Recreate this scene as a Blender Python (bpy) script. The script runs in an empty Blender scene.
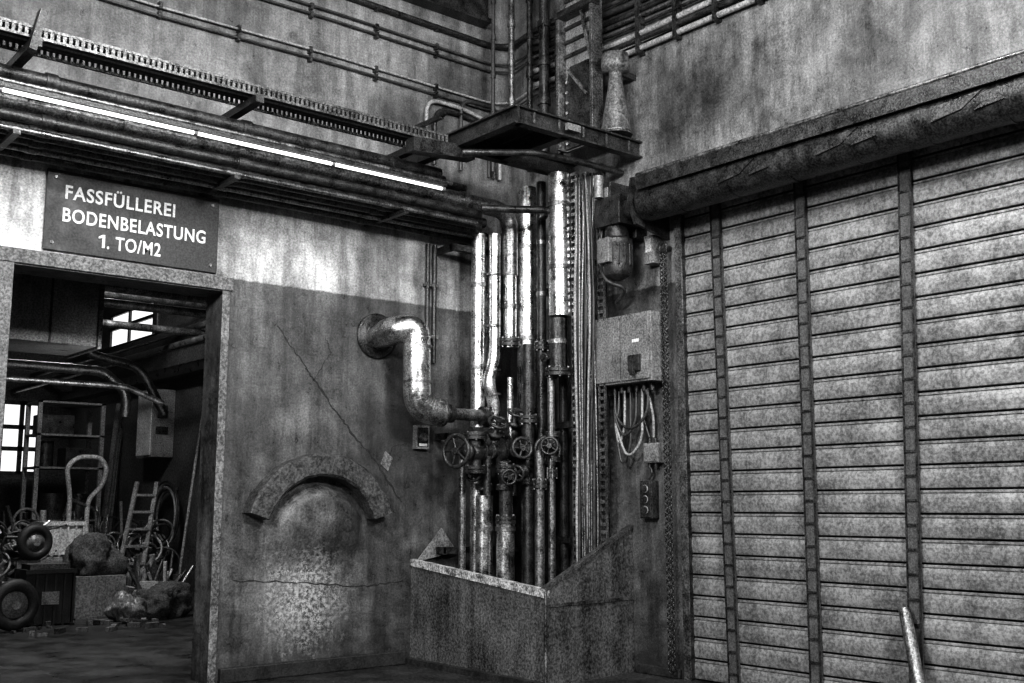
import bpy, math, random
from mathutils import Vector, noise
random.seed(7)
SC=bpy.context.scene
V=Vector
# ------------------------------------------------------------ materials
def mk(name,c0,c1,rough=0.6,metal=0.0,scale=6.0,fine=60.0,bump=0.25,streak=0.0,contrast=1.0,rvar=0.15,grit=0.5):
    m=bpy.data.materials.new(name); m.use_nodes=True; nt=m.node_tree; N=nt.nodes; K=nt.links.new
    b=N["Principled BSDF"]; b.inputs["Metallic"].default_value=metal
    g=N.new("ShaderNodeNewGeometry")
    n1=N.new("ShaderNodeTexNoise"); n1.inputs["Scale"].default_value=scale; n1.inputs["Detail"].default_value=8; n1.inputs["Roughness"].default_value=0.65
    n2=N.new("ShaderNodeTexNoise"); n2.inputs["Scale"].default_value=fine; n2.inputs["Detail"].default_value=4; n2.inputs["Roughness"].default_value=0.7
    K(g.outputs["Position"],n1.inputs["Vector"]); K(g.outputs["Position"],n2.inputs["Vector"])
    mp=N.new("ShaderNodeMapping"); mp.inputs["Scale"].default_value=(9,9,0.55); K(g.outputs["Position"],mp.inputs["Vector"])
    n3=N.new("ShaderNodeTexNoise"); n3.inputs["Scale"].default_value=1.6; n3.inputs["Detail"].default_value=6; K(mp.outputs[0],n3.inputs["Vector"])
    def M(op,a,bv,cl=False):
        x=N.new("ShaderNodeMath"); x.operation=op; x.use_clamp=cl
        for i,q in enumerate((a,bv)):
            if isinstance(q,(int,float)): x.inputs[i].default_value=q
            else: K(q,x.inputs[i])
        return x.outputs[0]
    a=M('MULTIPLY',n1.outputs["Fac"],0.55-0.3*streak); c=M('MULTIPLY',n2.outputs["Fac"],0.45-0.15*streak); s=M('MULTIPLY',n3.outputs["Fac"],0.45*streak)
    t=M('ADD',M('ADD',a,c),s)
    mr=N.new("ShaderNodeMapRange"); w=0.13/contrast; mr.inputs["From Min"].default_value=0.5-w; mr.inputs["From Max"].default_value=0.5+w
    K(t,mr.inputs["Value"])
    mx=N.new("ShaderNodeMix"); mx.data_type='RGBA'; mx.inputs["A"].default_value=(c0,c0,c0,1); mx.inputs["B"].default_value=(c1,c1,c1,1)
    K(mr.outputs[0],mx.inputs["Factor"])
    gr=N.new("ShaderNodeMapRange"); gr.inputs["From Min"].default_value=.38; gr.inputs["From Max"].default_value=.58; gr.inputs["To Min"].default_value=1-grit; gr.inputs["To Max"].default_value=1.1
    K(n2.outputs["Fac"],gr.inputs["Value"])
    sc=N.new("ShaderNodeVectorMath"); sc.operation='SCALE'; K(mx.outputs["Result"],sc.inputs[0]); K(gr.outputs[0],sc.inputs["Scale"])
    K(sc.outputs[0],b.inputs["Base Color"])
    rr=N.new("ShaderNodeMapRange"); rr.inputs["To Min"].default_value=max(.03,rough-rvar); rr.inputs["To Max"].default_value=min(1,rough+rvar)
    K(n1.outputs["Fac"],rr.inputs["Value"]); rr.inputs["From Min"].default_value=.35; rr.inputs["From Max"].default_value=.65
    K(rr.outputs[0],b.inputs["Roughness"])
    bp=N.new("ShaderNodeBump"); bp.inputs["Strength"].default_value=bump; bp.inputs["Distance"].default_value=0.02
    K(t,bp.inputs["Height"]); K(bp.outputs[0],b.inputs["Normal"])
    return m
def mk_wall(name,lo0,lo1,up0,up1,zsplit=3.3,patch=None,bump=.6,smudge=None):
    m=bpy.data.materials.new(name); m.use_nodes=True; nt=m.node_tree; N=nt.nodes; K=nt.links.new
    b=N["Principled BSDF"]
    g=N.new("ShaderNodeNewGeometry"); P=g.outputs["Position"]
    def M(op,a,bv=0.0,cl=False):
        x=N.new("ShaderNodeMath"); x.operation=op; x.use_clamp=cl
        for i,q in enumerate((a,bv)):
            if isinstance(q,(int,float)): x.inputs[i].default_value=q
            else: K(q,x.inputs[i])
        return x.outputs[0]
    def NZ(sc,det=8,ro=.65,vec=None):
        n=N.new("ShaderNodeTexNoise"); n.inputs["Scale"].default_value=sc; n.inputs["Detail"].default_value=det; n.inputs["Roughness"].default_value=ro
        K(vec or P,n.inputs["Vector"]); return n.outputs["Fac"]
    def MR(v,a,bb,c=0.,d=1.):
        r=N.new("ShaderNodeMapRange"); 
        for k,q in zip(("From Min","From Max","To Min","To Max"),(a,bb,c,d)): r.inputs[k].default_value=q
        K(v,r.inputs["Value"]); return r.outputs[0]
    big=NZ(1.1,9,.72); fine=NZ(55,5,.8); mid=NZ(9,6,.7); blot=NZ(.75,8,.62)
    mp=N.new("ShaderNodeMapping"); mp.inputs["Scale"].default_value=(4.5,4.5,.5); K(P,mp.inputs["Vector"]); st=NZ(1.5,8,.7,mp.outputs[0])
    t=M('ADD',M('ADD',M('MULTIPLY',big,.46),M('MULTIPLY',fine,.20)),M('ADD',M('MULTIPLY',mid,.2),M('MULTIPLY',st,.14)))
    f=MR(t,.42,.58)
    def MIX(fac,A,B):
        x=N.new("ShaderNodeMix"); x.data_type='RGBA'
        for k,q in (("A",A),("B",B)):
            if isinstance(q,float): x.inputs[k].default_value=(q,q,q,1)
            else: K(q,x.inputs[k])
        K(fac,x.inputs["Factor"]); return x.outputs["Result"]
    def SCL(col,s):
        x=N.new("ShaderNodeVectorMath"); x.operation='SCALE'; K(col,x.inputs[0]); K(s,x.inputs["Scale"]); return x.outputs[0]
    lo=MIX(f,lo0,lo1); up=MIX(f,up0,up1)
    sp=N.new("ShaderNodeSeparateXYZ"); K(P,sp.inputs[0])
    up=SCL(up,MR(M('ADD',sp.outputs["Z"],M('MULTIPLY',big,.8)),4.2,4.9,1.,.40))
    zz=M('ADD',sp.outputs["Z"],M('MULTIPLY',M('SUBTRACT',mid,.5),.05))
    col=MIX(MR(zz,zsplit-.008,zsplit+.008),lo,up)
    ch=MR(NZ(13,6,.8),.66,.68)
    col=MIX(M('MULTIPLY',ch,.3),col,(up0+up1)/2)
    col=SCL(col,MR(fine,.38,.6,.68,1.18))
    col=SCL(col,MR(st,.36,.58,.62,1.12))
    col=SCL(col,MR(blot,.42,.58,.5,1.25))
    dk=MR(NZ(19,6,.8),.66,.69)
    col=MIX(M('MULTIPLY',dk,.7),col,.008)
    dk2=MR(NZ(2.6,9,.75),.58,.66)
    col=MIX(M('MULTIPLY',dk2,.6),col,.01)
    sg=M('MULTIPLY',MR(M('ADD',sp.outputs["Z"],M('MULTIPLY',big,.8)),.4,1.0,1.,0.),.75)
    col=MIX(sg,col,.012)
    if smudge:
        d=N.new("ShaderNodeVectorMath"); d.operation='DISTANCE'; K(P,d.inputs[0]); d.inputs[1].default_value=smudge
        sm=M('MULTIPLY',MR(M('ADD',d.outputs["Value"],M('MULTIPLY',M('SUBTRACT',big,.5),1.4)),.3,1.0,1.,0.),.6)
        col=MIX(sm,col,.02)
    if patch:
        d=N.new("ShaderNodeVectorMath"); d.operation='DISTANCE'; K(P,d.inputs[0]); d.inputs[1].default_value=patch
        pm=M('MULTIPLY',MR(M('ADD',d.outputs["Value"],M('MULTIPLY',M('SUBTRACT',mid,.5),.9)),.1,.5,1.,0.),MR(NZ(26,7,.85),.46,.56))
        col=MIX(pm,col,.5)
    K(col,b.inputs["Base Color"])
    K(MR(mid,.35,.65,.25,.6),b.inputs["Roughness"])
    bp=N.new("ShaderNodeBump"); bp.inputs["Strength"].default_value=bump; bp.inputs["Distance"].default_value=.035
    K(t,bp.inputs["Height"]); K(bp.outputs[0],b.inputs["Normal"])
    return m
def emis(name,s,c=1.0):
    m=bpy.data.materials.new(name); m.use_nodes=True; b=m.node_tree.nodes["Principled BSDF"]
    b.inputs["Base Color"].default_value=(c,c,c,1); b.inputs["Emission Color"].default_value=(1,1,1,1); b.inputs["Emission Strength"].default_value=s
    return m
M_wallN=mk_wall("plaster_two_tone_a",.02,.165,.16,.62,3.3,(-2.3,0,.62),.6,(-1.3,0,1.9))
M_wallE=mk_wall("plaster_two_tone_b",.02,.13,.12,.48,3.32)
M_wall2=mk("backroom_plaster",.015,.10,.8,0,2,30,.3)
M_floor=mk("oily_concrete",.004,.05,.4,0,3,40,.6,0,1.3)
M_black=mk("black_bitumen",.006,.03,.6,0,8,60,.3)
M_lint=mk("lintel_paint",.04,.24,.6,0,5,50,.4,.1,1.2)
M_galv=mk("galvanised_steel",.22,.95,.32,1.0,7,70,.2,.6,1.3,.14)
M_steel=mk("dull_steel",.07,.38,.4,.9,7,60,.3,.5,1.2)
M_dark=mk("dark_steel",.014,.10,.40,.7,9,70,.35,.2,1.2)
M_iron=mk("cast_iron",.015,.09,.36,.6,14,80,.4)
M_slat=mk("slat_aluminium",.12,.34,.4,.3,3,45,.15,.3,1.3,.1,.3)
M_strap=mk("strap_webbing",.03,.11,.7,0,10,90,.3,.2)
M_rust=mk("rusty_sheet",.02,.20,.45,.3,3,45,.6,.5,1.2)
M_rim=mk("chipped_white_paint",.10,.65,.6,0,12,60,.5,0,1.6)
M_grey=mk("grey_enamel",.09,.30,.4,.1,4,60,.15,.4,1.2)
M_cable=mk("cable_rubber",.015,.06,.45,0,10,60,.1)
M_cablel=mk("cable_grey",.16,.4,.45,0,10,60,.1)
M_sign=mk("sign_board",.015,.05,.55,0,6,60,.15)
M_white=mk("white_lettering",.55,.8,.6,0,15,80,.1,0,1,.1,.2)
M_conc=mk("rough_concrete",.012,.10,.6,0,9,45,.9,0,1.3)
M_plas=mk("smooth_plaster",.1,.3,.7,0,4,45,.4)
M_wood=mk("old_wood",.08,.3,.7,0,4,40,.4,.6)
M_pl_w=mk("white_plastic",.35,.7,.45,0,8,50,.1)
M_cloth=mk("dark_cloth",.01,.12,.9,0,6,50,.6)
M_tube=emis("emissive_tube",1.5)
M_win=emis("daylight_pane",1.0)
# ------------------------------------------------------------ mesh builder
class MB:
    def __init__(s,name): s.n=name; s.v=[]; s.f=[]; s.mi=[]; s.sm=[]; s.mats=[]
    def add(s,vs,fs,mat,smooth=False):
        if mat not in s.mats: s.mats.append(mat)
        i=s.mats.index(mat); o=len(s.v); s.v+= [tuple(q) for q in vs]
        for f in fs: s.f.append([o+k for k in f]); s.mi.append(i); s.sm.append(smooth)
    def box(s,x0,x1,y0,y1,z0,z1,mat):
        x0,x1=sorted((x0,x1)); y0,y1=sorted((y0,y1)); z0,z1=sorted((z0,z1))
        vs=[(x,y,z) for z in (z0,z1) for x,y in ((x0,y0),(x1,y0),(x1,y1),(x0,y1))]
        s.add(vs,[(3,2,1,0),(4,5,6,7),(0,1,5,4),(1,2,6,5),(2,3,7,6),(3,0,4,7)],mat)
    def beam(s,p0,p1,w,h,mat,up=V((0,0,1))):
        p0=V(p0);p1=V(p1); d=(p1-p0).normalized(); a=d.cross(up)
        if a.length<1e-3: a=d.cross(V((1,0,0)))
        a.normalize(); b=a.cross(d).normalized(); vs=[]
        for p in (p0,p1):
            for i,j in ((-1,-1),(1,-1),(1,1),(-1,1)): vs.append(p+a*i*w/2+b*j*h/2)
        s.add(vs,[(0,1,2,3),(7,6,5,4),(0,4,5,1),(1,5,6,2),(2,6,7,3),(3,7,4,0)],mat)
    def prism(s,pts,off,mat):
        off=V(off); n=len(pts); vs=[V(p) for p in pts]+[V(p)+off for p in pts]
        s.add(vs,[tuple(range(n)),tuple(range(2*n-1,n-1,-1))]+[(i,i+n,(i+1)%n+n,(i+1)%n) for i in range(n)],mat)
    def frame(s,d):
        d=d.normalized(); a=d.cross(V((0,0,1)))
        if a.length<1e-3: a=V((1,0,0))
        a.normalize(); return a,a.cross(d).normalized()
    def lathe(s,p0,d,prof,mat,n=20):
        p0=V(p0); d=V(d).normalized(); a,b=s.frame(d); vs=[];fs=[]
        for t,r in prof:
            for k in range(n):
                q=2*math.pi*k/n; vs.append(p0+d*t+(a*math.cos(q)+b*math.sin(q))*r)
        for i in range(len(prof)-1):
            for k in range(n): fs.append((i*n+k,i*n+(k+1)%n,(i+1)*n+(k+1)%n,(i+1)*n+k))
        s.add(vs,fs,mat,True)
        m=len(prof)-1
        s.add([vs[k] for k in range(n)],[tuple(range(n-1,-1,-1))],mat); s.add([vs[m*n+k] for k in range(n)],[tuple(range(n))],mat)
    def cyl(s,p0,p1,r,mat,r1=None,n=18):
        p0=V(p0);p1=V(p1); s.lathe(p0,p1-p0,[(0,r),((p1-p0).length,r if r1 is None else r1)],mat,n)
    def tube(s,pts,r,mat,fil=0.12,n=14,seg=6):
        P=[V(p) for p in pts]; path=[P[0]]
        for i in range(1,len(P)-1):
            A,B,C=P[i-1],P[i],P[i+1]; f=min(fil,(A-B).length*.49,(C-B).length*.49)
            q0=B+(A-B).normalized()*f; q2=B+(C-B).normalized()*f
            for k in range(seg+1):
                t=k/seg; path.append(q0*(1-t)**2+B*2*t*(1-t)+q2*t*t)
        path.append(P[-1])
        d=(path[1]-path[0]).normalized(); a,b=s.frame(d); vs=[];fs=[]
        for i,p in enumerate(path):
            dd=(path[min(i+1,len(path)-1)]-path[max(i-1,0)]).normalized()
            a=(a-dd*a.dot(dd)).normalized(); b=dd.cross(a)
            for k in range(n):
                q=2*math.pi*k/n; vs.append(p+(a*math.cos(q)+b*math.sin(q))*r)
        for i in range(len(path)-1):
            for k in range(n): fs.append((i*n+k,i*n+(k+1)%n,(i+1)*n+(k+1)%n,(i+1)*n+k))
        s.add(vs,fs,mat,True); m=len(path)-1
        s.add([vs[k] for k in range(n)],[tuple(range(n-1,-1,-1))],mat); s.add([vs[m*n+k] for k in range(n)],[tuple(range(n))],mat)
    def torus(s,c,ax,R,r,mat,n=28,m=8,a0=0,a1=2*math.pi):
        c=V(c); a,b=s.frame(V(ax)); d=V(ax).normalized(); vs=[];fs=[]; full=abs(a1-a0-2*math.pi)<1e-4; cnt=n if full else n+1
        for i in range(cnt):
            q=a0+(a1-a0)*i/n; e=a*math.cos(q)+b*math.sin(q)
            for k in range(m):
                w=2*math.pi*k/m; vs.append(c+e*(R+r*math.cos(w))+d*r*math.sin(w))
        for i in range(n):
            j=(i+1)%cnt
            for k in range(m): fs.append((i*m+k,j*m+k,j*m+(k+1)%m,i*m+(k+1)%m))
        s.add(vs,fs,mat,True)
    def ball(s,c,r,mat,n=14,amp=0,seed=0,zmin=None,fr=2.2):
        if isinstance(r,(int,float)): r=(r,r,r)
        vs=[];fs=[]; m=n
        for i in range(m+1):
            ph=math.pi*i/m
            for k in range(2*n):
                q=math.pi*k/n; e=V((math.sin(ph)*math.cos(q),math.sin(ph)*math.sin(q),math.cos(ph)))
                g=1
                if amp:
                    g=1+amp*noise.noise(e*1.3+V((seed,seed*1.7,0)))+.10*(1-abs(noise.noise(V((e.x*7,e.y*7,e.z*2))+V((seed,0,seed))))*3)
                p=V((c[0]+e.x*r[0]*g,c[1]+e.y*r[1]*g,c[2]+e.z*r[2]*g))
                if zmin is not None and p.z<zmin: p.z=zmin
                vs.append(p)
        w=2*n
        for i in range(m):
            for k in range(w): fs.append((i*w+k,(i+1)*w+k,(i+1)*w+(k+1)%w,i*w+(k+1)%w))
        s.add(vs,fs,mat,True)
    def build(s,bevel=0,parent=None):
        me=bpy.data.meshes.new(s.n); me.from_pydata(s.v,[],s.f)
        for m in s.mats: me.materials.append(m)
        for p,i,q in zip(me.polygons,s.mi,s.sm): p.material_index=i; p.use_smooth=q
        me.update(); o=bpy.data.objects.new(s.n,me); SC.collection.objects.link(o)
        if bevel:
            b=o.modifiers.new("bevel",'BEVEL'); b.width=bevel; b.segments=2; b.limit_method='ANGLE'
        if parent: o.parent=parent
        return o
def empty(n):
    e=bpy.data.objects.new(n,None); SC.collection.objects.link(e); return e
# ------------------------------------------------------------ room shell
T=.35
w=MB("wall_north")
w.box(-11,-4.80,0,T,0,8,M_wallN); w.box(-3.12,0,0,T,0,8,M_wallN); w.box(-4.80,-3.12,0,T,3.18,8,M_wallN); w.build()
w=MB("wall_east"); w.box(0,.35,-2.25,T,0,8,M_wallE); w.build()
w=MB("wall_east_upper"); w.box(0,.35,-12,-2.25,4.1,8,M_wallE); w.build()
w=MB("floor"); w.box(-11,.35,-14,T,-.2,0,M_floor); w.build()
w=MB("floor_backroom"); w.box(-8,.2,T,13.4,-.2,0,M_floor); w.build()
w=MB("wall_backroom_east"); w.box(-.2,.1,T,13,0,5.8,M_wall2); w.build()
w=MB("wall_backroom_north"); w.box(-8,.1,13,13.3,0,5.8,M_wall2); w.build()
w=MB("wall_backroom_west"); w.box(-8.3,-8,T,13,0,5.8,M_wall2); w.build()
w=MB("ceiling_backroom"); w.box(-8,.1,T,13,5.8,6,M_wall2); w.build()
w=MB("trim_door"); w.box(-5.6,-3.05,-.025,-.001,3.19,3.30,M_lint); w.box(-3.14,-3.07,-.012,-.001,0,3.19,M_lint); w.box(-4.9,-4.79,-.02,-.001,0,3.19,M_lint); w.build(.006)
w=MB("baseboard_north"); w.box(-3.05,-1.27,-.05,-.001,0,.12,M_black); w.build(.01)
w=MB("baseboard_east"); w.box(-.04,-.001,-2.2,-1.7,0,.08,M_black); w.build(.01)
w=MB("window_1"); w.box(-1.45,-.75,12.93,12.99,2.0,3.3,M_win)
for z in (2.0,2.45,2.85,3.3): w.box(-1.5,-.7,12.9,12.95,z-.04,z+.04,M_dark)
for x in (-1.45,-1.1,-.75): w.box(x-.04,x+.04,12.9,12.95,2,3.3,M_dark)
w.build()
w=MB("window_2"); w.box(-.23,-.21,8.9,10.9,4.15,4.75,M_win)
for y in (8.9,10.0,10.9): w.box(-.27,-.22,y-.03,y+.03,4.15,4.75,M_dark)
for z in (4.15,4.5,4.75): w.box(-.27,-.22,8.9,10.9,z-.03,z+.03,M_dark)
w.build()
def crack(name,paths):
    w=MB(name)
    for pts,th in paths:
        out=[]
        for i in range(len(pts)-1):
            for k in range(10):
                t=k/10; out.append((pts[i][0]*(1-t)+pts[i+1][0]*t+random.uniform(-.014,.014),pts[i][1]*(1-t)+pts[i+1][1]*t+random.uniform(-.01,.01)))
        for a,b in zip(out[:-1],out[1:]): w.beam((a[0],-.001,a[1]),(b[0],-.001,b[1]),.002,th*random.uniform(.6,1.5),M_black)
    w.build()
crack("wall_crack",[([(-2.62,2.95),(-2.35,2.62),(-2.25,2.5),(-2.0,2.2),(-1.85,2.05),(-1.55,1.75),(-1.3,1.4)],.015),([(-2.25,2.5),(-2.1,2.75),(-2.15,2.9)],.006),([(-1.55,1.75),(-1.4,1.95),(-1.25,1.98)],.007)])
crack("wall_crack",[([(-2.95,.80),(-2.3,.76),(-1.7,.70),(-1.25,.74)],.010)])
# ------------------------------------------------------------ arch relief
w=MB("concrete_arch")
cx,cz,Ro,Ri=-2.2,1.12,.73,.54; n=30; vs=[];fs=[]
a0=math.radians(18.5)
for i in range(n+1):
    q=a0+(math.pi-2*a0)*i/n
    for r,yy in ((Ri,-.001),(Ri,-.15),(Ri+.02,-.17),(Ro-.02,-.17),(Ro,-.15),(Ro,-.001)):
        j=1+.02*noise.noise(V((q*5,r*9,0))); vs.append((cx+math.cos(q)*r*j,yy,cz+math.sin(q)*r*j))
for i in range(n):
    for k in range(5): fs.append((i*6+k,(i+1)*6+k,(i+1)*6+k+1,i*6+k+1))
fs.append((0,1,2,3,4,5)); fs.append(tuple(n*6+k for k in (5,4,3,2,1,0)))
w.add(vs,fs,M_conc)
G=40; vs=[];fs=[]
for i in range(G+1):
    for j in range(G+1):
        X=-.52+1.04*i/G; Zr=-.40+.90*j/G
        rr=math.sqrt((X/.40)**2+(max(Zr,0)/.34)**2)
        e=1/(1+math.exp((rr-1)*16)); f=max(0,min(1,(Zr+.36)/.45)); f=f*f*(3-2*f)
        vs.append((cx+X,-.002-.14*e*f,1.22+Zr))
for i in range(G):
    for j in range(G): fs.append((i*(G+1)+j,(i+1)*(G+1)+j,(i+1)*(G+1)+j+1,i*(G+1)+j+1))
w.add(vs,fs,M_wallN,True); w.build()
# ------------------------------------------------------------ sign
e=empty("warning_sign")
w=MB("board"); w.box(-4.60,-3.21,-.03,-.005,3.32,3.95,M_sign)
for x in (-4.54,-3.27):
    for z in (3.38,3.89): w.cyl((x,-.03,z),(x,-.038,z),.012,M_steel)
w.build(.004,e)
for i,(tx,x0,x1,z) in enumerate((("FASSFÜLLEREI",-4.47,-3.60,3.735),("BODENBELASTUNG",-4.48,-3.33,3.555),(". TO/M2",-4.13,-3.70,3.39))):
    c=bpy.data.curves.new("line_%d"%(i+1),'FONT'); c.body=tx; c.size=.150; c.offset=.0028; c.extrude=.002; c.space_character=1.1; c.materials.append(M_white)
    o=bpy.data.objects.new("line_%d"%(i+1),c); SC.collection.objects.link(o); bpy.context.view_layer.update()
    sx=(x1-x0)/o.dimensions.x; o.rotation_euler=(math.pi/2,0,0); o.location=(x0,-.034,z); o.scale=(sx,1,1); o.parent=e
w=MB("numeral"); w.prism([(-4.165,-.036,3.39),(-4.143,-.036,3.39),(-4.143,-.036,3.495),(-4.163,-.036,3.495),(-4.195,-.036,3.475),(-4.192,-.036,3.460),(-4.165,-.036,3.47)],(0,.004,0),M_white); w.build(parent=e)
# ------------------------------------------------------------ overhead pipes on north wall
rack=empty("overhead_pipe_rack")
w=MB("bent_main_pipe")
w.tube([(-8,-.48,4.24),(-.42,-.48,4.24),(-.42,-.48,3.6)],.08,M_steel,.2,20,8)
for x in (-4.2,-2.6,-1.0): w.cyl((x-.03,-.48,4.24),(x+.03,-.48,4.24),.095,M_steel)
w.build(parent=rack)
for off,z,r,mt,x1 in ((.30,4.13,.05,M_dark,-.6),(.62,4.10,.04,M_dark,-.9),(.20,4.03,.04,M_dark,-.5),(.36,4.02,.035,M_dark,-.7),(.50,4.02,.03,M_dark,-.8),(.16,3.97,.03,M_dark,-.4),(.66,4.38,.055,M_dark,-1.4),(.45,4.40,.05,M_dark,-1.2),(.30,4.32,.06,M_dark,-1.0),(.58,4.02,.02,M_steel,-.9),(.28,3.98,.022,M_steel,-.6),(.72,4.30,.02,M_steel,-1.3),(.12,4.2,.03,M_dark,-.7),(.12,4.5,.04,M_dark,-.7)):
    w=MB("run_pipe"); w.cyl((-8,-off,z),(x1,-off,z),r,mt,n=16)
    for x in (-4.8,-3.3,-1.9): w.cyl((x-.04,-off,z),(x+.04,-off,z),r*1.22,mt,n=16)
    w.build(parent=rack)
w=MB("bracket")
for x in (-5.0,-3.35,-1.75):
    w.beam((x,-1.0,4.52),(x,-.003,4.52),.07,.06,M_dark); w.beam((x,-.12,4.50),(x,-.12,3.97),.05,.04,M_dark); w.beam((x,-.66,3.975),(x,-.003,3.975),.05,.03,M_dark)
    w.box(x-.09,x+.09,-.02,-.003,4.4,4.62,M_dark)
w.beam((-5.03,-.98,4.45),(-4.97,-.98,4.75),.09,.05,M_dark)
w.build(parent=rack)
w=MB("glowing_tube_strip")  # emissive tubes drawing the bright line along the overhead pipes
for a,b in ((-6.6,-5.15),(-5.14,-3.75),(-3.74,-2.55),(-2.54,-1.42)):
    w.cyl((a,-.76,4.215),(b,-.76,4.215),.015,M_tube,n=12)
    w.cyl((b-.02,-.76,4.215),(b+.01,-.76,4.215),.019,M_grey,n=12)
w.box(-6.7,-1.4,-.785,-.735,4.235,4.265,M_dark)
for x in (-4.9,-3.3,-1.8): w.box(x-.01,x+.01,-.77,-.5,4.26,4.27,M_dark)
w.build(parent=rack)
def tray(name,p0,p1,side,h,wd,step,mat,cables=4):
    w=MB(name); p0=V(p0);p1=V(p1); L=(p1-p0).length; d=(p1-p0)/L; side=V(side).normalized(); up=side.cross(d).normalized()
    for s in (-1,1):
        c=side*s*wd/2
        for uu,th in ((-.5,.02),(.5,.02)): w.beam(p0+c+up*h*uu,p1+c+up*h*uu,.02,th,mat,up)
        k=0
        while k<L:
            w.beam(p0+c+d*k-up*h/2,p0+c+d*k+up*h/2,step*.55,.012,mat,side); k+=step
    k=0.1
    while k<L: w.beam(p0+d*k-side*wd/2-up*h*.4,p0+d*k+side*wd/2-up*h*.4,.04,.02,mat,up); k+=.3
    for i in range(cables):
        o=side*(-wd*.36+wd*.72*i/max(1,cables-1))-up*h*.2; r=random.uniform(.014,.026)
        w.cyl(p0+o,p1+o,r,random.choice((M_cable,M_cable,M_cablel)),n=10)
    return w
M_tray=mk("tray_steel",.04,.22,.45,.8,7,60,.3,.3,1.1)
w=tray("cable_tray",(-8,-.80,4.60),(-1.52,-.80,4.60),(0,1,0),.07,.3,.042,M_tray,6); w.build(parent=rack)
# ------------------------------------------------------------ corner platform
w=MB("steel_platform")
z=4.6
def ibeam(p0,p1,h=.14,b=.09):
    p0=V(p0);p1=V(p1); u=V((0,0,h/2)); w.beam(p0+u,p1+u,b,.015,M_dark); w.beam(p0-u,p1-u,b,.015,M_dark); w.beam(p0,p1,.015,h,M_dark)
ibeam((-1.45,-.003,z),(-1.45,-1.85,z)); ibeam((-1.45,-1.82,z),(-.003,-1.82,z)); ibeam((-1.45,-.95,z),(-.003,-.95,z)); ibeam((-.9,-.95,z),(-.9,-1.82,z))
w.box(-1.45,-.95,-1.82,-.95,z+.075,z+.085,M_dark)
for i in range(5): w.beam((-1.3+i*.28,-1.865,z),(-1.3+i*.28,-1.87,z),.02,.09,M_steel)
w.beam((-1.95,-1.0,z-.15),(-1.3,-1.0,z-.1),.12,.12,M_dark)
w.tube([(-1.5,-1.15,4.44),(-1.0,-1.55,4.44),(-.5,-1.6,4.44),(-.003,-1.6,4.44)],.03,M_dark,.1)
w.box(-.95,-.80,-1.90,-1.865,4.57,4.63,M_grey)
w.build()
# ------------------------------------------------------------ vertical pipes
man=empty("riser_pipework")
def vp(name,x,y,r,z0,z1,mat,rings=(),fl=()):
    w=MB(name); w.cyl((x,y,z0),(x,y,z1),r,mat,n=24)
    for q in rings: w.cyl((x,y,q-.02),(x,y,q+.02),r*1.12,M_steel,n=24)
    for q in fl:
        w.cyl((x,y,q-.035),(x,y,q-.004),r*1.6,M_iron,n=24); w.cyl((x,y,q+.004),(x,y,q+.035),r*1.6,M_iron,n=24)
        for k in range(6):
            a=k*math.pi/3; w.cyl((x+r*1.35*math.cos(a),y+r*1.35*math.sin(a),q-.05),(x+r*1.35*math.cos(a),y+r*1.35*math.sin(a),q+.05),.012,M_steel,n=6)
    w.build(parent=man)
vp("riser_1",-.68,-.32,.07,.22,4.0,M_galv,(3.5,2.7,1.6))
vp("riser_2",-.52,-.22,.055,.22,4.0,M_steel,(3.2,2.6))
vp("riser_3",-.42,-.48,.065,2.9,3.75,M_galv,(3.3,),(2.95,))
vp("riser_4",-.24,-.52,.095,2.25,4.5,M_galv,(3.0,3.9),(2.28,))
vp("riser_5",-.26,-.76,.045,.22,4.5,M_dark,(3.4,3.9),(2.9,))
vp("riser_6",-.30,-1.06,.10,3.14,4.5,M_galv,(3.6,4.2))
vp("riser_7",-.32,-1.05,.075,2.6,3.12,M_dark,(2.9,),(2.62,))
vp("riser_8",-.34,-.98,.035,.22,2.6,M_steel,(),(1.7,))
vp("riser_9",-.20,-.62,.05,.22,2.25,M_dark,(),(1.75,))
vp("riser_10",-.74,-.50,.08,.22,1.5,M_galv,(1.2,),())
vp("riser_11",-.62,-.66,.085,.22,1.25,M_galv,(1.2,),())
vp("riser_12",-.62,-.66,.06,1.25,1.72,M_dark,(),(1.28,1.74))
vp("riser_13",-.42,-.75,.055,.22,2.9,M_dark,(),(2.2,1.9))
vp("riser_14",-.46,-.95,.045,.22,1.9,M_steel,(),(1.6,))
vp("riser_15",-.12,-.9,.04,.22,4.4,M_dark,(),())
vp("riser_16",-.84,-.30,.035,.22,1.9,M_steel,(),())
vp("riser_17",-.36,-.62,.03,.22,2.9,M_steel,(2.5,1.4),())
vp("riser_18",-.50,-.58,.028,.22,2.6,M_galv,(2.4,),())
w=MB("offset_pipe"); w.tube([(-.56,-.42,1.9),(-.56,-.42,2.35),(-.64,-.42,2.55),(-.56,-.42,2.8),(-.56,-.42,4.0)],.06,M_galv,.1,18)
for z in (2.45,2.68,3.1,3.6): w.cyl((-.575,-.42,z-.01),(-.575,-.42,z+.01),.072,M_steel)
w.build(parent=man)
w=MB("branch_pipe"); w.tube([(-.98,-.75,4.12),(-.8,-.85,4.12),(-.4,-1.05,4.14),(-.26,-.76,4.14)],.035,M_dark,.1)
w.build(parent=man)
w=MB("support_rail")
for z,y in ((3.85,-.25),(2.05,-.2),(1.0,-.2)):
    w.box(-.95,-.05,y-.03,y+.03,z-.03,z+.03,M_dark)
    for x in (-.93,-.08): w.box(x-.02,x+.02,y,-.003,z-.03,z+.03,M_dark)
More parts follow.
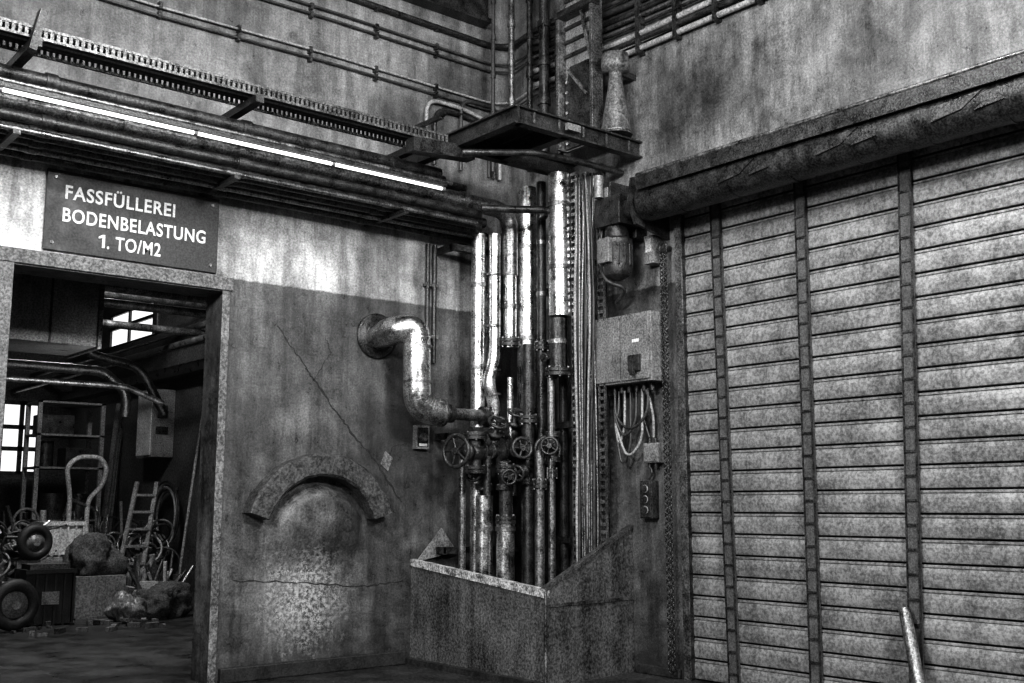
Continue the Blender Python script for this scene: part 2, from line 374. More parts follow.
for z in (3.5,2.15,1.1): w.box(-.16,-.10,-1.1,-.35,z-.03,z+.03,M_dark); w.box(-.1,-.003,-1.1,-1.04,z-.03,z+.03,M_dark); w.box(-.1,-.003,-.41,-.35,z-.03,z+.03,M_dark)
w.build(parent=man)
def valve(w,c,ax,dr,s=1.0,R=.12):
    c=V(c); ax=V(ax).normalized(); dr=V(dr).normalized()
    w.ball(c,.085*s,M_iron,10); w.cyl(c-ax*.15*s,c+ax*.15*s,.055*s,M_iron)
    for k in (-1,1):
        w.cyl(c+ax*k*.12*s,c+ax*k*.15*s,.105*s,M_iron); w.cyl(c+ax*k*.155*s,c+ax*k*.185*s,.105*s,M_iron)
        a,b=w.frame(ax)
        for i in range(6):
            q=i*math.pi/3; p=c+ax*k*.15*s+(a*math.cos(q)+b*math.sin(q))*.085*s; w.cyl(p-ax*.04*s,p+ax*.04*s,.012*s,M_steel,n=6)
    w.lathe(c,dr,[(0,.06*s),(.1*s,.055*s),(.11*s,.08*s),(.14*s,.08*s),(.15*s,.03*s),(.2*s,.028*s),(.22*s,.016*s),(.3*s,.014*s)],M_iron)
    h=c+dr*.27*s; w.torus(h,dr,R*s,.019*s,M_iron); a,b=w.frame(dr)
    for i in range(5):
        q=i*2*math.pi/5; w.cyl(h,h+(a*math.cos(q)+b*math.sin(q))*R*s,.012*s,M_iron,n=6)
    w.cyl(h-dr*.02,h+dr*.025,.032*s,M_iron)
w=MB("valve_manifold")
w.cyl((-1.02,-.62,1.9),(-.1,-.62,1.9),.055,M_iron); w.cyl((-.9,-.5,2.08),(-.15,-.5,2.08),.045,M_iron)
valve(w,(-.94,-.62,1.88),(0,0,1),(-1,-.25,.02),1.0,.14)
valve(w,(-.72,-.60,1.98),(1,0,0),(-.2,-.6,.75),.85,.10)
valve(w,(-.54,-.66,1.9),(1,0,0),(-.3,-.95,.1),.9,.10)
valve(w,(-.26,-.70,1.90),(1,0,0),(-.35,-.93,.05),.95,.125)
valve(w,(-.46,-.55,2.08),(1,0,0),(-.1,-.5,.85),.8,.1)
valve(w,(-.30,-.95,1.94),(0,0,1),(-.75,-.65,0),.75,.1)
valve(w,(-.42,-.75,1.74),(0,0,1),(-.9,-.3,-.2),.75,.09)
valve(w,(-.74,-.50,1.70),(0,0,1),(-.9,-.4,0),.8,.09)
valve(w,(-.64,-.66,1.68),(0,0,1),(-.4,-.9,-.1),.7,.09)
for x in (-.8,-.5,-.22): w.cyl((x,-.62,1.9),(x,-.62,1.5),.035,M_iron); w.cyl((x,-.62,1.9),(x,-.5,2.08),.035,M_iron)
for k in range(10): 
    x=-.95+.09*k; w.cyl((x,-.62,1.9),(x+.015,-.62,1.9),.075,M_steel,n=16)
w.build(parent=man)
w=MB("gate_valve"); valve(w,(-.28,-.98,2.75),(0,0,1),(-.95,-.1,0),.6,.06); w.build(parent=man)
w=MB("vent_duct_pipe")
w.lathe((-1.62,-.003,2.95),(0,-1,0),[(0,.21),(.02,.21),(.025,.19),(.03,.15),(.05,.135)],M_dark,28)
w.tube([(-1.62,-.01,2.95),(-1.62,-.33,2.97),(-1.46,-.42,2.99),(-1.44,-.42,2.28),(-1.18,-.42,2.24)],.125,M_galv,.17,26,9)
for z in (2.82,2.50): w.cyl((-1.442,-.42,z-.012),(-1.442,-.42,z+.012),.132,M_steel,n=26)
for k in range(4): 
    w.torus((-1.44+.03*k+.01,-.42,2.36-.025*k),(.35+.25*k,0,-1+.2*k),.126,.006,M_steel,26,6)
w.lathe((-1.20,-.42,2.24),(1,0,0),[(0,.13),(.03,.13),(.05,.06),(.08,.055),(.6,.055)],M_steel,22)
w.cyl((-1.10,-.42,2.24),(-1.06,-.42,2.24),.085,M_iron); w.cyl((-.72,-.42,2.24),(-.66,-.42,2.24),.085,M_iron)
w.build()
w=MB("wall_conduit")
for x in (-1.07,-.99): w.cyl((x,-.03,2.75),(x,-.03,3.9),.022,M_dark,n=10)
for z in (3.0,3.5): w.box(-1.11,-.95,-.05,-.001,z-.015,z+.015,M_steel)
w.build()
w=MB("wall_switch"); w.box(-1.20,-1.05,-.06,-.001,1.93,2.15,M_grey); w.box(-1.185,-1.065,-.065,-.06,1.95,2.13,M_dark); w.cyl((-1.125,-.06,2.04),(-1.125,-.09,2.04),.04,M_steel); w.box(-1.17,-1.08,-.07,-.06,1.955,1.98,M_white); w.build(.006)
w=MB("notice_plate"); w.prism([(-1.55,-.001,1.78),(-1.47,-.001,1.72),(-1.42,-.001,1.84),(-1.50,-.001,1.90)],(0,-.008,0),M_grey); w.build()
# ------------------------------------------------------------ riser cable ladder on east wall
lad=empty("riser_cable_ladder")
w=MB("rails")
for y in (-1.17,-1.52):
    w.box(-.22,-.20,y-.045,y-.03,.3,4.5,M_steel); w.box(-.22,-.20,y+.03,y+.045,.3,4.5,M_steel)
    z=.32
    while z<4.5: w.box(-.218,-.203,y-.035,y+.035,z,z+.03,M_galv if y>-1.3 else M_steel); z+=.065
    w.box(-.20,-.14,y-.005,y+.005,.3,4.5,M_dark)
z=.6
while z<4.5: w.box(-.19,-.16,-1.52,-1.17,z-.02,z+.02,M_dark); z+=.5
for z in (.8,2.4,4.2):
    for y in (-1.17,-1.52): w.box(-.16,-.001,y-.03,y+.03,z-.03,z+.03,M_dark)
w.build(parent=lad)
w=MB("cables")
for i in range(9):
    y=-1.22-.031*i; r=random.uniform(.009,.015)
    pts=[(-.23,y,.35)]
    for k in range(1,9): pts.append((-.23-random.uniform(0,.03),y+random.uniform(-.012,.012),.35+k*.51))
    w.tube(pts,r,random.choice((M_cable,M_cable,M_cablel,M_steel)),.2,8,3)
for i in range(3):
    pts=[(-.26,-1.35-.03*i,4.45),(-.27,-1.38-.04*i,4.0),(-.30,-1.42-.05*i,3.1),(-.28,-1.36-.05*i,2.4),(-.25,-1.33-.03*i,1.6),(-.24,-1.33,.5)]
    w.tube(pts,.011,(M_cable,M_cablel)[i%2],.3,8,5)
w.build(parent=lad)
w=MB("upright_steel_casing")
y0,y1=-1.15,-1.62
w.box(-.30,-.26,y1,y0,4.69,7.4,M_grey); w.box(-.40,-.26,y1-.01,y1+.025,4.69,7.4,M_steel); w.box(-.40,-.26,y0-.025,y0+.01,4.69,7.4,M_steel); w.box(-.26,-.001,y0-.02,y0,4.9,5.0,M_dark); w.box(-.26,-.001,y1,y1+.02,4.9,5.0,M_dark)
w.prism([(-.305,y1+.04,4.7),(-.305,y0-.04,4.7),(-.305,y0-.04,5.3),(-.305,y0-.1,5.5),(-.305,y1+.12,5.5)],(-.02,0,0),M_dark)
for k in range(7):
    for yy in (y1+.07,y0-.07): w.cyl((-.325,yy,4.75+k*.1),(-.34,yy,4.75+k*.1),.016,M_galv,n=8)
w.beam((-.36,y1+.1,5.15),(-.36,y0-.12,5.45),.03,.03,M_galv); w.beam((-.36,y1+.05,5.5),(-.36,y0-.2,6.4),.02,.035,M_galv)
w.box(-.42,-.30,y1-.02,y0+.02,5.98,6.04,M_dark)
for k in range(9): w.box(-.33,-.30,y1+.03,y0-.03,5.6+k*.14,5.63+k*.14,M_dark)
w.build(.003)
w=MB("signal_horn")
w.lathe((-.25,-1.78,4.70),(0,0,1),[(0,.145),(.03,.14),(.2,.115),(.42,.075),(.55,.06),(.6,.06),(.61,.125),(.66,.13),(.76,.12),(.78,.06),(.8,.02)],M_rust,26)
w.torus((-.25,-1.78,4.72),(0,0,1),.14,.01,M_steel,26,6)
w.box(-.25,-.001,-1.80,-1.76,5.28,5.33,M_dark)
w.build()
w=MB("wall_conduit_run")
def clip(w,p,ax):
    x,y,z=p
    if ax=='x': w.box(x-.015,x+.015,y-.02,-.001,z-.03,z+.03,M_dark)
    else: w.box(x-.02,-.001,y-.015,y+.015,z-.03,z+.03,M_dark)
for z,r,mt in ((5.42,.011,M_cable),(5.50,.011,M_cablel),(5.84,.012,M_cable),(5.92,.012,M_cable),(6.12,.03,M_dark)):
    w.tube([(-8,-.035,z),(-5.5,-.035,z+.01),(-3.8,-.035,z-.012),(-2.2,-.035,z+.014),(-.3,-.035,z),(-.06,-.07,z+.05),(-.04,-.4,z+.12),(-.04,-3,z+.1),(-.04,-6,z+.1)],r,mt,.15,8)
    for x in (-5.2,-4.5,-3.8,-3.1,-2.4,-1.7,-1.0): clip(w,(x,-.035,z),'x')
w.box(-8,-.4,-.10,-.002,6.35,6.8,M_dark); w.box(-8,-.4,-.16,-.002,6.30,6.35,M_dark)
w.build()
w=MB("wall_cable_bundle")
for i in range(9):
    z=5.55+.075*i; r=random.choice((.02,.028,.016)); mt=random.choice((M_cablel,M_steel,M_dark,M_cable))
    w.tube([(-.05,-.35,z+.1),(-.05,-1.5,z+random.uniform(-.02,.02)),(-.05,-3,z-.02),(-.05,-5,z-.06),(-.05,-8,z-.1)],r,mt,.4,8)
for y in (-.8,-1.9,-2.35,-2.8,-3.25,-3.9): w.box(-.09,-.001,y-.02,y+.02,5.48,6.2,M_dark)
w.build()
w=MB("wall_conduit_bend")
for i,(x,z1) in enumerate(((-1.12,5.35),(-1.02,5.28),(-.7,5.45))):
    w.tube([(x,-.05,4.7),(x,-.05,z1),(x+.45,-.05,z1),(-.2-.07*i,-.05,z1-.1),(-.2-.07*i,-.05,4.7)],.02,(M_cablel,M_dark,M_cable)[i],.15,10)
w.build()
for x,y,r,mt in ((-.25,-.80,.05,M_dark),(-.18,-.5,.03,M_dark),(-.3,-1.08,.035,M_dark),(-.12,-.65,.02,M_cablel),(-.45,-.25,.02,M_cable),(-.5,-.6,.03,M_steel)):
    w=MB("upper_riser_pipe"); w.cyl((x,y,4.69),(x,y,7.8),r,mt,n=14)
    for z in (4.9,5.3,5.7,6.1,6.5): w.cyl((x,y,z-.03),(x,y,z+.03),r*1.35,mt,n=14)
    w.build()
w=MB("wall_bracket_arm")
for x,z in ((-1.2,5.05),(-.75,5.0)): w.beam((x,-.001,z),(x-.02,-.45,z-.02),.04,.04,M_dark); w.cyl((x-.02,-.4,z),(x-.02,-.5,z+.02),.04,M_dark)
w.build()
# ------------------------------------------------------------ trough
w=MB("corner_catch_basin")
A=V((-1.20,-.003,0)); B=V((-1.20,-1.86,0)); D=V((-.003,-1.66,0)); t=.035
def up(p,z): return V((p.x,p.y,z))
w.prism([up(A,0),up(B,0),up(B,.74),up(A,.91)],(t,0,0),M_rust)
w.prism([up(B,0)+V((.002,0,0)),up(D,0),up(D,1.22),up(B,.74)+V((.002,0,0))],(0,t,0),M_rust)
w.prism([up(A,.865)+V((-.012,0,0)),up(B,.69)+V((-.012,-.004,0)),up(B,.755)+V((-.012,-.004,0)),up(A,.925)+V((-.012,0,0))],(.06,0,0),M_rim)
w.prism([up(B,.735)+V((0,-.012,0)),up(D,1.215)+V((0,-.012,0)),up(D,1.245)+V((0,-.012,0)),up(B,.765)+V((0,-.012,0))],(0,.06,0),M_steel)
w.prism([up(B,.615)+V((0,-.01,0)),up(D,.605)+V((0,-.01,0)),up(D,.63)+V((0,-.01,0)),up(B,.64)+V((0,-.01,0))],(0,.015,0),M_steel)
w.prism([V((-1.16,-.02,.9)),V((-.7,-.02,.98)),V((-.88,-.02,1.2))],(0,-.02,0),M_grey)
w.box(-1.16,-.003,-1.62,-.003,.0,.22,M_conc)
w.prism([V((-.03,-1.6,.3)),V((-.03,-.2,.3)),V((-.03,-.2,1.0)),V((-.03,-1.6,1.22))],(.025,0,0),M_rust)
w.cyl((-1.2,-1.87,.0),(-1.2,-1.87,.74),.014,M_steel,n=8)
w.box(-1.26,-1.2,-1.9,-.003,0,.05,M_black)
w.build()
# ------------------------------------------------------------ electric gear on east wall
w=MB("electrical_cabinet")
w.box(-.22,-.001,-2.13,-1.38,2.46,3.06,M_grey); w.box(-.235,-.22,-2.11,-1.78,2.48,3.04,M_grey); w.box(-.235,-.22,-1.76,-1.40,2.48,3.04,M_grey)
w.box(-.265,-.235,-2.02,-1.89,2.55,2.69,M_iron); w.box(-.30,-.265,-1.98,-1.94,2.51,2.64,M_iron)
w.box(-.24,-.235,-2.0,-1.92,2.80,2.83,M_white)
for z in (2.56,2.94): w.box(-.245,-.2,-1.385,-1.37,z-.04,z+.04,M_dark)
for i in range(7): w.cyl((-.1,-1.48-.09*i,2.39),(-.1,-1.48-.09*i,2.46),.024,M_dark)
w.build(.006)
w=MB("looped_cable")
for i in range(6):
    y=-1.62-.07*i; dd=.18+.055*((i*3)%7); w.tube([(-.1,y,2.41),(-.12,y-.01,2.41-dd),(-.14,(y-1.6)/2,2.30-dd*1.1),(-.14,-1.60,2.25-dd*.3),(-.12,-1.59,2.41)],.012,(M_cable,M_cablel,M_cable)[i%3],.22,8,8)
w.tube([(-.05,-1.98,1.99),(-.06,-1.99,2.2),(-.1,-1.95,2.4)],.012,M_cablel,.1,8)
w.tube([(-.05,-1.93,1.99),(-.06,-1.85,2.2),(-.1,-1.88,2.4)],.01,M_cable,.1,8)
w.build()
w=MB("junction_box"); w.box(-.09,-.001,-2.06,-1.89,1.77,1.94,M_grey); w.box(-.1,-.09,-2.05,-1.90,1.78,1.93,M_grey)
for y in (-1.93,-2.0): w.cyl((-.05,y,1.94),(-.05,y,1.98),.018,M_dark); w.cyl((-.05,y,1.77),(-.05,y,1.73),.018,M_dark)
w.tube([(-.05,-1.93,1.74),(-.06,-1.97,1.68),(-.05,-1.91,1.63)],.01,M_cable,.05,8)
w.build(.004)
w=MB("push_button_station"); w.box(-.09,-.001,-1.98,-1.84,1.30,1.62,M_dark); w.box(-.097,-.09,-1.97,-1.85,1.31,1.61,M_dark)
for z in (1.37,1.46,1.55): w.cyl((-.09,-1.91,z),(-.12,-1.91,z),.026,M_iron); w.torus((-.1,-1.91,z),(1,0,0),.03,.006,M_grey,16,6)
w.build(.006)
w=MB("shutter_drive_motor")
w.lathe((-.28,-1.80,3.36),(0,0,1),[(0,.03),(.04,.11),(.08,.125),(.12,.13),(.3,.13),(.32,.14),(.36,.14),(.38,.11),(.5,.10)],M_iron,24)
for k in range(14):
    a=k*math.pi/7; w.beam((-.28+.13*math.cos(a),-1.80+.13*math.sin(a),3.48),(-.28+.13*math.cos(a),-1.80+.13*math.sin(a),3.7),.012,.02,M_iron)
w.box(-.40,-.14,-1.95,-1.64,3.84,4.10,M_iron); w.cyl((-.28,-1.9,3.97),(-.28,-2.1,3.97),.09,M_dark)
w.box(-.36,-.12,-1.80,-1.58,3.95,4.25,M_dark); w.box(-.37,-.36,-1.78,-1.60,4.0,4.2,M_grey)
w.box(-.45,-.30,-1.86,-1.72,3.5,3.72,M_grey); w.cyl((-.42,-1.72,4.1),(-.42,-1.72,4.3),.04,M_grey)
w.tube([(-.3,-1.66,3.95),(-.33,-1.62,3.6),(-.36,-1.72,3.35),(-.2,-1.85,3.3),(-.15,-1.65,3.2)],.018,M_cable,.12,8)
w.box(-.14,-.001,-1.9,-1.62,3.75,4.15,M_dark)
w.build(.008)
w=MB("meter_box"); w.box(-.12,-.001,-2.08,-1.97,3.5,3.75,M_grey); w.box(-.125,-.12,-2.06,-1.99,3.6,3.72,M_pl_w); w.build(.006)
# ------------------------------------------------------------ roller shutter
w=MB("roller_shutter_door")
Y0,Y1=-2.30,-8.9; pitch=.168; z=0.0; x=.05
while z<3.95:
    prof=[(x-.004,z+.012),(x-.012,z+.016),(x-.015,z+.03),(x-.019,z+.06),(x-.021,z+.085),(x-.019,z+.115),(x-.013,z+.140),(x-.003,z+.146),(x-.013,z+.151),(x-.013,z+.162),(x-.004,z+pitch-.001)]
    n=len(prof); vs=[(a,Y0,b) for a,b in prof]+[(a,Y1,b) for a,b in prof]
    w.add(vs,[(i,i+1,i+1+n,i+n) for i in range(n-1)],M_slat)
    prof=[(x-.004,z-.001),(x+.03,z+.001),(x+.03,z+.012),(x-.004,z+.012)]
    vs=[(a,Y0,b) for a,b in prof]+[(a,Y1,b) for a,b in prof]
    w.add(vs,[(i,i+1,i+5,i+4) for i in range(3)],M_black); z+=pitch
w.box(-.03,.10,-2.31,-2.26,0,3.9,M_dark); w.box(-.045,-.03,-2.33,-2.26,0,3.9,M_steel)
for ya,yb in ((-2.68,-2.74),(-3.53,-3.50),(-4.43,-4.30),(-5.6,-5.6),(-6.8,-6.8)):
    w.prism([(-.005,ya-.042,3.93),(-.005,ya+.042,3.93),(-.005,yb+.042,0.02),(-.005,yb-.042,0.02)],(.034,0,0),M_strap)
    for s in (-1,1): w.beam((-.008,ya+s*.045,3.93),(-.008,yb+s*.045,.02),.012,.01,M_dark,V((1,0,0)))
    for k in range(23):
        zz=.1+k*.168; yy=yb+(ya-yb)*zz/3.93; w.box(-.015,-.003,yy-.04,yy+.04,zz-.008,zz+.008,M_dark)
w.build()
w=MB("shutter_roll_barrel")
w.cyl((-.31,-2.2,3.97),(-.31,-9,3.97),.16,M_dark,n=36)
for k in range(12): 
    y=-2.6-k*.55; w.cyl((-.31,y,3.97),(-.31,y-.03,3.97),.165,M_dark,n=36)
for yy in (-3.1,-4.0,-4.9):
    w.prism([(-.478,yy,3.9),(-.478,yy-.22,3.93),(-.478,yy-.36,4.02),(-.478,yy-.12,4.0)],(.02,0,0),M_dark); w.prism([(-.478,yy-.3,3.9),(-.478,yy-.5,3.92),(-.478,yy-.46,3.98)],(.02,0,0),M_iron)
w.box(-.49,-.003,-9,-2.25,4.135,4.155,M_dark); w.box(-.50,-.485,-9,-2.25,4.04,4.165,M_dark); w.cyl((-.49,-2.25,4.17),(-.49,-9,4.17),.018,M_steel)
w.prism([(-.003,-2.14,3.7),(-.42,-2.14,3.78),(-.50,-2.14,3.95),(-.46,-2.14,4.18),(-.003,-2.14,4.32)],(0,-.03,0),M_dark)
w.cyl((-.30,-2.11,3.97),(-.30,-2.2,3.97),.07,M_steel)
w.build()
w=MB("hand_chain")
z=.08; k=0
while z<3.6:
    w.torus((-.10,-2.20,z),(1,0,0) if k%2 else (0,1,0),.016,.006,M_iron,10,6)
    w.torus((-.10,-2.155,z+.01),(0,1,0) if k%2 else (1,0,0),.016,.006,M_iron,10,6)
    z+=.034; k+=1
w.torus((-.10,-2.177,3.62),(1,0,0),.04,.015,M_iron); w.cyl((-.10,-2.175,3.62),(-.003,-2.175,3.62),.02,M_iron); w.torus((-.10,-2.175,.075),(1,0,0),.025,.007,M_iron,14,6)
w.build()
w=MB("leaning_steel_tube"); w.cyl((-.40,-4.60,0.02),(-.06,-4.28,.70),.042,M_steel); w.build()
# ------------------------------------------------------------ back room contents
def crate(name,x0,x1,y0,y1,z0,z1,mat,ribs=5):
    w=MB(name); t=.02
    w.box(x0,x1,y0,y1,z0,z0+t,mat); w.box(x0,x0+t,y0,y1,z0,z1,mat); w.box(x1-t,x1,y0,y1,z0,z1,mat); w.box(x0,x1,y0,y0+t,z0,z1,mat); w.box(x0,x1,y1-t,y1,z0,z1,mat)
    for k in range(ribs+1):
        xx=x0+(x1-x0)*k/ribs; w.box(xx-.012,xx+.012,y0-.02,y0,z0,z1,mat)
    w.box(x0-.025,x1+.025,y0-.03,y0,z1-.05,z1,mat); w.box(x0-.025,x0,y0-.02,y1,z1-.05,z1,mat)
    return w
w=crate("black_crate",-3.02,-2.48,5.3,5.75,0,.66,M_black); w.box(-2.85,-2.65,5.27,5.28,.25,.4,M_grey); w.box(-2.98,-2.52,5.35,5.7,.3,.72,M_cloth); w.build()
crate("white_crate",-2.42,-1.92,6.75,7.2,.745,1.2,M_pl_w).build()
w=MB("wooden_chest"); w.box(-2.45,-1.7,6.6,7.3,0,.74,M_wood)
for z in (.15,.4,.65): w.box(-2.46,-1.69,6.58,6.6,z-.06,z+.06,M_wood)
w.build(.01)
w=MB("cardboard_box"); w.box(-2.25,-1.62,5.9,6.4,0,.52,M_plas); w.box(-2.0,-1.85,5.895,5.9,0,.52,M_wood); w.build(.004)
w=MB("crumpled_tarpaulin"); w.ball((-1.95,6.15,.70),(.34,.2,.28),M_cloth,40,.6,4,.525); w.build()
w=MB("crumpled_tarpaulin"); w.ball((-1.42,5.5,.14),(.42,.35,.26),M_cloth,44,.6,11,.0); w.build()
w=MB("full_sack"); w.ball((-1.85,5.2,.12),(.22,.18,.2),M_grey,36,.4,15,.0); w.cyl((-1.85,5.2,.3),(-1.83,5.18,.42),.03,M_grey,.06); w.build()
MS=(M_steel,M_dark,M_pl_w,M_galv,M_cablel,M_wood,M_grey)
w=MB("scrap_heap")
w.ball((-3.1,6.6,.25),(.5,.4,.6),M_cloth,26,.7,8,.0)
for k in range(90):
    p=V((-3.05+random.uniform(-.5,.5),6.4+random.uniform(-.25,.3),random.uniform(.3,1.15))); q=p+V((random.uniform(-.35,.35),random.uniform(-.1,.1),random.uniform(-.2,.35))); w.cyl(p,q,random.uniform(.008,.03),random.choice(MS),n=8)
for k in range(12): w.torus((-3.0+random.uniform(-.4,.4),6.3,random.uniform(.5,1.1)),(random.uniform(-.5,.5),-1,random.uniform(-.5,.5)),random.uniform(.1,.2),.015,random.choice((M_cable,M_cablel)),20,6)
w.build()
w=MB("stacked_lumber_and_parts")
for k in range(150):
    x=random.uniform(-2.6,-.7); z=random.uniform(0,1.1)*random.random()**.3; y=8.0+random.uniform(-.2,.25); s=random.uniform(.05,.2)
    if k%3==0: w.box(x,x+s*1.6,y,y+s,z,z+s*random.uniform(.6,1.8),random.choice(MS))
    elif k%3==1: w.cyl((x,y,z),(x+random.uniform(-.4,.4),y+random.uniform(-.2,.2),z+random.uniform(.1,1.0)),random.uniform(.012,.05),random.choice(MS),n=10)
    else: w.torus((x,y-.1,z+.2),(random.uniform(-.7,.7),-1,random.uniform(-.4,.4)),random.uniform(.08,.24),random.uniform(.012,.03),random.choice((M_cable,M_cablel,M_steel)),20,6)
w.build()
w=MB("cable_tangle")
for k in range(18): w.torus((-.85+random.uniform(-.2,.2),7.2+random.uniform(-.15,.15),random.uniform(.3,1.1)),(random.uniform(-.8,.8),-1,random.uniform(-.8,.8)),random.uniform(.14,.26),.018,random.choice((M_cable,M_cablel,M_steel)),22,6)
w.ball((-.85,7.3,.2),(.35,.25,.6),M_cloth,22,.7,21,0.)
w.build()
w=MB("small_parts_pile")
for k in range(80):
    x=random.uniform(-1.5,-.8); y=6.1+random.uniform(-.2,.2)+(x+1.5)*.4; z=random.uniform(0,.6); s=random.uniform(.04,.14)
    if k%2: w.box(x,x+s*1.5,y,y+s,z*.6,z*.6+s,random.choice(MS))
    else: w.cyl((x,y,z*.5),(x+random.uniform(-.3,.3),y+random.uniform(-.1,.1),z+.2),random.uniform(.01,.04),random.choice(MS),n=10)
w.build()
w=MB("floor_debris")
for k in range(130):
    y=random.uniform(4.2,8.0); x=-7+random.uniform(.28,.42)*(8.48+y); s=random.uniform(.02,.06); a=random.uniform(0,3)
    w.beam((x,y,s*.5+.001),(x+math.cos(a)*s*3,y+math.sin(a)*s*3,s*.5+.001),s,s,random.choice((M_wood,M_grey,M_dark,M_cloth,M_steel)))
w.build()
w=MB("plastic_bucket")
w.lathe((-3.35,5.75,.0),(0,0,1),[(0,.13),(.3,.17),(.31,.18),(.33,.18)],M_pl_w); w.torus((-3.35,5.75,.36),(1,.3,0),.16,.008,M_steel,20,6,0,math.pi); w.build()
w=MB("trolley_wheel"); w.torus((-3.26,4.9,.30),(.2,-1,0),.22,.07,M_black,28,10); w.lathe((-3.26,4.9,.30),(.2,-1,0),[(-.04,.15),(.03,.15),(.04,.05),(.06,.05)],M_grey); w.build()
w=MB("spare_wheel"); w.torus((-2.75,6.02,.96),(.2,-1,0),.17,.06,M_black,28,10); w.lathe((-2.75,6.02,.96),(.2,-1,0),[(-.04,.12),(.03,.12),(.04,.05),(.06,.05)],M_grey); w.box(-2.95,-2.55,6.0,6.06,0,.74,M_wood); w.build()
w=MB("hand_truck")
y=7.5
w.tube([(-1.88,y,.1),(-1.88,y,1.55),(-1.95,y,1.95),(-1.8,y,2.1),(-1.48,y,2.1),(-1.38,y,1.95),(-1.43,y,1.7),(-1.63,y,1.5),(-1.63,y,.9)],.035,M_pl_w,.12,10)
w.tube([(-1.5,y,.1),(-1.5,y,1.35),(-1.88,y,1.5)],.03,M_steel,.1,10)
for z in (.4,.8,1.2): w.cyl((-1.88,y,z),(-1.5,y,z),.02,M_steel)
w.box(-1.92,-1.48,y-.15,y,.06,.08,M_steel)
for x in (-1.96,-1.44): w.torus((x,y+.1,.13),(1,0,0),.1,.03,M_black,20,8)
w.cyl((-1.96,y+.1,.13),(-1.44,y+.1,.13),.02,M_steel); w.build()
w=MB("step_ladder")
for dx in (0,.36): w.beam((-1.50+dx,6.75,0),(-1.12+dx*.8,7.0,1.75),.06,.03,M_plas)
for k in range(7):
    f=(k+.6)/7.4; w.beam((-1.50+.38*f,6.75+.25*f,1.75*f),(-1.14+.38*f-.072*f,6.75+.25*f,1.75*f),.06,.035,M_plas)
w.build()
w=MB("garden_hose_coil")
for i in range(6): w.torus((-.36-.02*(i%3),7.75,1.25+.01*i),(1,0,0),.38+.02*i,.02,M_cable if i%2 else M_cablel,30,8)
w.cyl((-.21,7.75,1.66),(-.44,7.75,1.66),.03,M_steel); w.build()
w=MB("wall_cabinet"); w.box(-.55,-.203,8.0,8.6,2.15,3.2,M_grey); w.box(-.57,-.55,8.02,8.58,2.18,3.17,M_pl_w); w.box(-.5,-.3,7.985,8.0,2.5,2.62,M_iron); w.box(-.48,-.32,7.985,8.0,2.75,2.95,M_iron); w.build(.01)
w=MB("storage_rack")
for x in (-1.95,-1.0):
    for y in (8.9,9.5): w.box(x-.03,x+.03,y-.03,y+.03,0,3.0,M_plas)
for z in (.4,1.2,2.0,2.5,3.0): w.box(-1.98,-.97,8.87,9.53,z-.03,z,M_plas)
for x,z,r in ((-1.7,.4,.2),(-1.3,.4,.18),(-1.6,1.2,.17),(-1.2,1.2,.15),(-1.75,2.0,.12)): w.cyl((x,9.2,z),(x,9.2,z+.4),r,random.choice((M_dark,M_pl_w)))
w.box(-1.5,-1.1,9.0,9.4,2.0,2.3,M_dark); w.box(-1.9,-1.4,9.0,9.4,2.5,2.8,M_dark)
w.build()
w=MB("oil_drum")
w.lathe((-2.95,8.8,0),(0,0,1),[(0,.38),(.02,.4),(.8,.38),(.82,.4),(.84,.38),(1.5,.38),(1.52,.4),(1.54,.38),(2.2,.38),(2.25,.4),(2.4,.3),(2.45,.1)],M_dark,28); w.build()
w=MB("timber_board")
for i in range(4): w.beam((-.75+.1*i,9.6+.1*i,0),(-.45+.05*i,9.75+.1*i,3.1-.2*i),.09,.03,random.choice((M_wood,M_dark,M_grey)))
w.build()
w=MB("ventilation_duct"); w.box(-4.5,-3.66,1.4,2.2,2.82,3.50,M_grey); w.box(-4.1,-4.08,1.39,1.4,2.82,3.5,M_dark)
for x in (-4.5,-3.66): w.box(x-.02,x+.02,1.38,2.22,2.80,3.52,M_steel)
w.box(-4.4,-3.8,1.5,2.1,3.5,5.79,M_grey); w.build(.005)
w=MB("backroom_pipe")
w.tube([(-7.99,2.6,2.75),(-3.2,2.6,2.75),(-2.95,2.6,2.55),(-2.95,2.6,2.3)],.05,M_dark,.1)
w.tube([(-7.99,2.5,2.6),(-3.0,2.5,2.6),(-2.6,2.5,2.45)],.03,M_steel,.1)
w.tube([(-3.2,3.2,5.79),(-3.2,3.2,3.0),(-2.6,3.2,2.9),(-2.3,3.2,2.4)],.05,M_dark,.15)
w.build()
w=MB("backroom_pipe_run")
for y,z,r in ((4,3.9,.06),(4.6,4.1,.04),(5.4,3.7,.05),(6.4,4.3,.07),(3.4,3.6,.05),(5.0,4.3,.09)): w.cyl((-7.9,y,z),(-.21,y,z),r,M_steel)
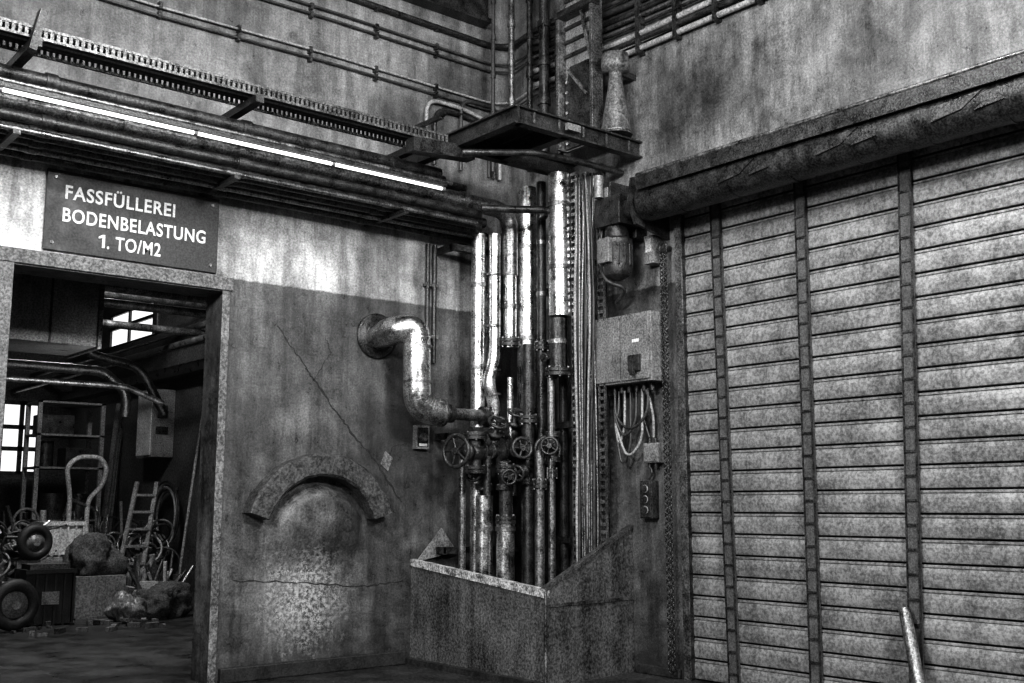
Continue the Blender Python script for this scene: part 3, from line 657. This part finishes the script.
for x,z in ((-1.3,3.5),(-1.0,3.8),(-.6,4.0)): w.cyl((x,.36,z),(x,12.8,z),.05,M_dark)
w.box(-.5,-.21,3.0,12.8,3.35,3.5,M_dark)
w.build()
w=MB("tool_pole"); w.cyl((-.7,6.5,0),(-.26,6.8,2.9),.02,M_wood); w.build()
# ------------------------------------------------------------ camera + light
th=math.radians(8.57); hd=math.radians(50.45)
C=V((-7.0,-8.48,1.4)); H=V((math.cos(hd),math.sin(hd),0)); F=H*math.cos(th)+V((0,0,math.sin(th)))
cam=bpy.data.cameras.new("camera"); co=bpy.data.objects.new("camera",cam); SC.collection.objects.link(co)
co.location=C; co.rotation_euler=F.to_track_quat('-Z','Y').to_euler(); cam.lens=38.5; SC.camera=co
def area(name,loc,tgt,e,sx,sy):
    l=bpy.data.lights.new(name,'AREA'); l.shape='RECTANGLE'; l.size=sx; l.size_y=sy; l.energy=e
    o=bpy.data.objects.new(name,l); SC.collection.objects.link(o); o.location=loc; o.rotation_euler=(V(tgt)-V(loc)).to_track_quat('-Z','Y').to_euler()
area("key_light",(-10.0,-5.5,5.2),(-.5,-1.5,2.0),600,1.4,1.2)  # unseen key area added high on the left to light the corner
area("hall_fill",(-2.8,-8.5,5.2),(-1.6,0,2.0),400,1.2,.9)  # this and the next hall areas: unseen fill added for walls and shutter
area("hall_fill",(-4.2,-4.2,5.7),(-2.4,0,.7),150,.9,.9)
area("hall_fill",(-3.6,-4.6,6.8),(0,-4.4,2.0),120,.8,.8)
area("backroom_fill",(-2.8,4.6,4.6),(-2.2,6.6,0),190,.5,.5)  # unseen fill areas added to brighten the back-room clutter
area("backroom_fill",(-3.4,1.0,2.3),(-2.2,6.5,.5),22,.5,.5)
wd=bpy.data.worlds.new("world"); SC.world=wd; wd.use_nodes=True; bg=wd.node_tree.nodes["Background"]; bg.inputs[0].default_value=(1,1,1,1); bg.inputs[1].default_value=.08
SC.view_settings.view_transform='Standard'
try: SC.view_settings.look='Medium High Contrast'
except Exception as ex: print(ex)
